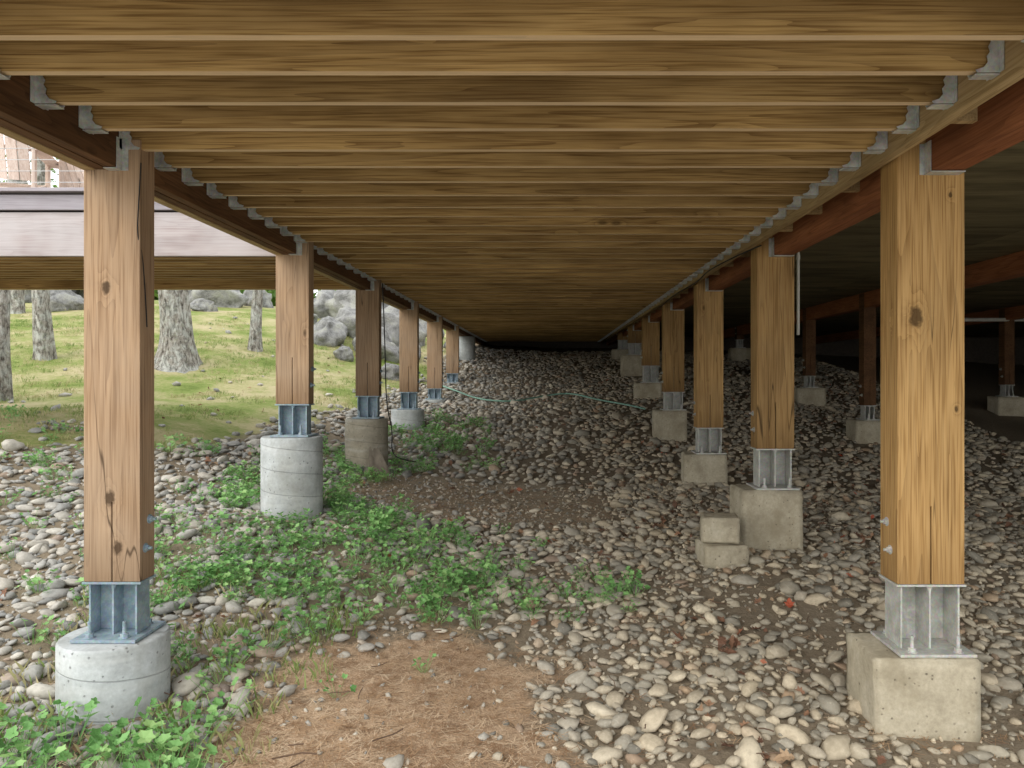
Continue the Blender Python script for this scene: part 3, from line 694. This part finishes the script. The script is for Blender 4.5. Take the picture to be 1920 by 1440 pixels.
# ------------------------------------------------------------ small objects
def curve_tube(name,pts,r,mat):
    cu=bpy.data.curves.new(name,'CURVE'); cu.dimensions='3D'; cu.bevel_depth=r; cu.bevel_resolution=2
    s=cu.splines.new('NURBS'); s.points.add(len(pts)-1); s.use_endpoint_u=True; s.order_u=3
    for p,q in zip(s.points,pts): p.co=(*q,1)
    cu.materials.append(mat); o=bpy.data.objects.new(name,cu); scene.collection.objects.link(o); return o
curve_tube('garden_hose',[(a,b_,g1(a,b_)+.07) for a,b_ in [(-2.6,16.2),(-2.0,15.6),(-1.4,14.4),(-.7,14.0),(-.2,14.7),(.4,15.0),(.9,14.2),(1.5,13.6),(1.7,13.3)]],.016,M_hose)
curve_tube('electrical_cable',[(-1.98,8.9,2.75),(-1.97,9.0,2.0),(-1.96,9.0,1.3),(-1.9,9.1,1.0),(-1.88,8.9,.72),(-1.7,8.8,.66),(-1.6,9.0,.62)],.007,M_black)
curve_tube('electrical_cable',[(-2.05,3.765,2.72),(-2.063,3.764,2.5),(-2.070,3.764,2.35),(-2.055,3.80,2.25),(-2.055,3.83,1.9)],.003,M_black)
curve_tube('electrical_cable',[(1.75,6.2,2.73),(1.55,7.2,2.70),(1.7,8.6,2.72),(1.58,9.6,2.69),(1.72,11.5,2.72)],.007,M_black)
b=MB(); b.cyl((2.24,6.75,2.02),(2.24,6.75,2.95),.013,n=12); b.cyl((2.24,6.75,2.7),(2.24,6.75,2.74),.017,n=12); b.obj('vent_pipe',M_white)
b=MB(); b.cyl((7.6,14.0,2.70),(12.5,15.5,2.82),.035,n=12); b.cyl((7.6,14.0,2.70),(7.6,14.0,2.95),.035,n=12); b.obj('drain_pipe',M_white)
pb=empty('paving_blocks',(1.41,6.15,g1(1.41,6.15)))
footing_block('block_lower',pb,.35,.3,-.08,.155,.1,3,M_concR); footing_block('block_upper',pb,.30,.24,.163,.37,-.14,5,M_concR,(-.01,.03,0))
# scrap of landscape fabric by a footing
import bmesh
bm=bmesh.new(); bmesh.ops.create_grid(bm,x_segments=14,y_segments=14,size=.5)
for v in bm.verts:
    u,t=v.co.x+.5,v.co.y+.5
    v.co=Vector((u*.26*(1-.55*t),-.27+.10*(1-t)*mnoise.noise(Vector((u*3,t*2,1))) -.02 ,.30*t-.02+.05*mnoise.noise(Vector((u*4,t*4,5)))))
me=bpy.data.meshes.new('landscape_fabric'); bm.to_mesh(me); bm.free()
for p in me.polygons: p.use_smooth=True
me.materials.append(flat('fabric_cloth',(.22,.19,.15),.9,.5)); o=bpy.data.objects.new('landscape_fabric',me); o.location=(-2.12,9.1,g1(-2.1,8.8)+.0); scene.collection.objects.link(o)
b=MB(); random.seed(3)
for i in range(110):
    x_=random.uniform(-2.4,3.5); y_=random.uniform(2.9,8); z_=g1(x_,y_)+.055; a=random.uniform(0,6.28); L=random.uniform(.05,.2)
    p=[Vector((x_,y_,z_))]
    for j in range(3): a+=random.uniform(-.4,.4); p.append(p[-1]+Vector((math.cos(a)*L/3,math.sin(a)*L/3,random.uniform(-.008,.01))))
    b.tube(p,random.uniform(.002,.004),5)
b.obj('twigs',flat('twig_bark',(.14,.09,.06)))

# ------------------------------------------------------------ light, sky, camera
el=math.radians(38); az=math.radians(222)
w=bpy.data.worlds.new('World'); scene.world=w; w.use_nodes=True; nt=w.node_tree
bg=nt.nodes['Background']; sk=nt.nodes.new('ShaderNodeTexSky'); sk.sky_type='NISHITA'; sk.sun_disc=False; sk.sun_elevation=el; sk.sun_rotation=az
sk.air_density=1.0; sk.dust_density=4.0; sk.ozone_density=.6
mx=nt.nodes.new('ShaderNodeMix'); mx.data_type='RGBA'; mx.inputs[0].default_value=.85; mx.inputs[7].default_value=(16.0,16.2,16.3,1)  # bright overcast cloud layer
nt.links.new(sk.outputs[0],mx.inputs[6]); nt.links.new(mx.outputs[2],bg.inputs[0]); bg.inputs[1].default_value=.15
to=Vector((math.sin(az)*math.cos(el),math.cos(az)*math.cos(el),math.sin(el)))
ld=bpy.data.lights.new('sun','SUN'); ld.energy=1.5; ld.angle=math.radians(50); ld.color=(1,.95,.87)
lo=bpy.data.objects.new('sun',ld); scene.collection.objects.link(lo); lo.rotation_euler=(-to).to_track_quat('-Z','Y').to_euler(); lo.location=(-8,-8,12)
cam=bpy.data.cameras.new('camera'); co=bpy.data.objects.new('camera',cam); scene.collection.objects.link(co)
co.location=(0,0,CZ); co.rotation_euler=(math.radians(90),0,0)
cam.sensor_width=36; cam.lens=F/1920*36; cam.shift_x=-70/1920; cam.shift_y=-15/1920; cam.clip_end=1500; cam.clip_start=.05
scene.camera=co
scene.view_settings.view_transform='Standard'; scene.view_settings.look='None'; scene.view_settings.exposure=0
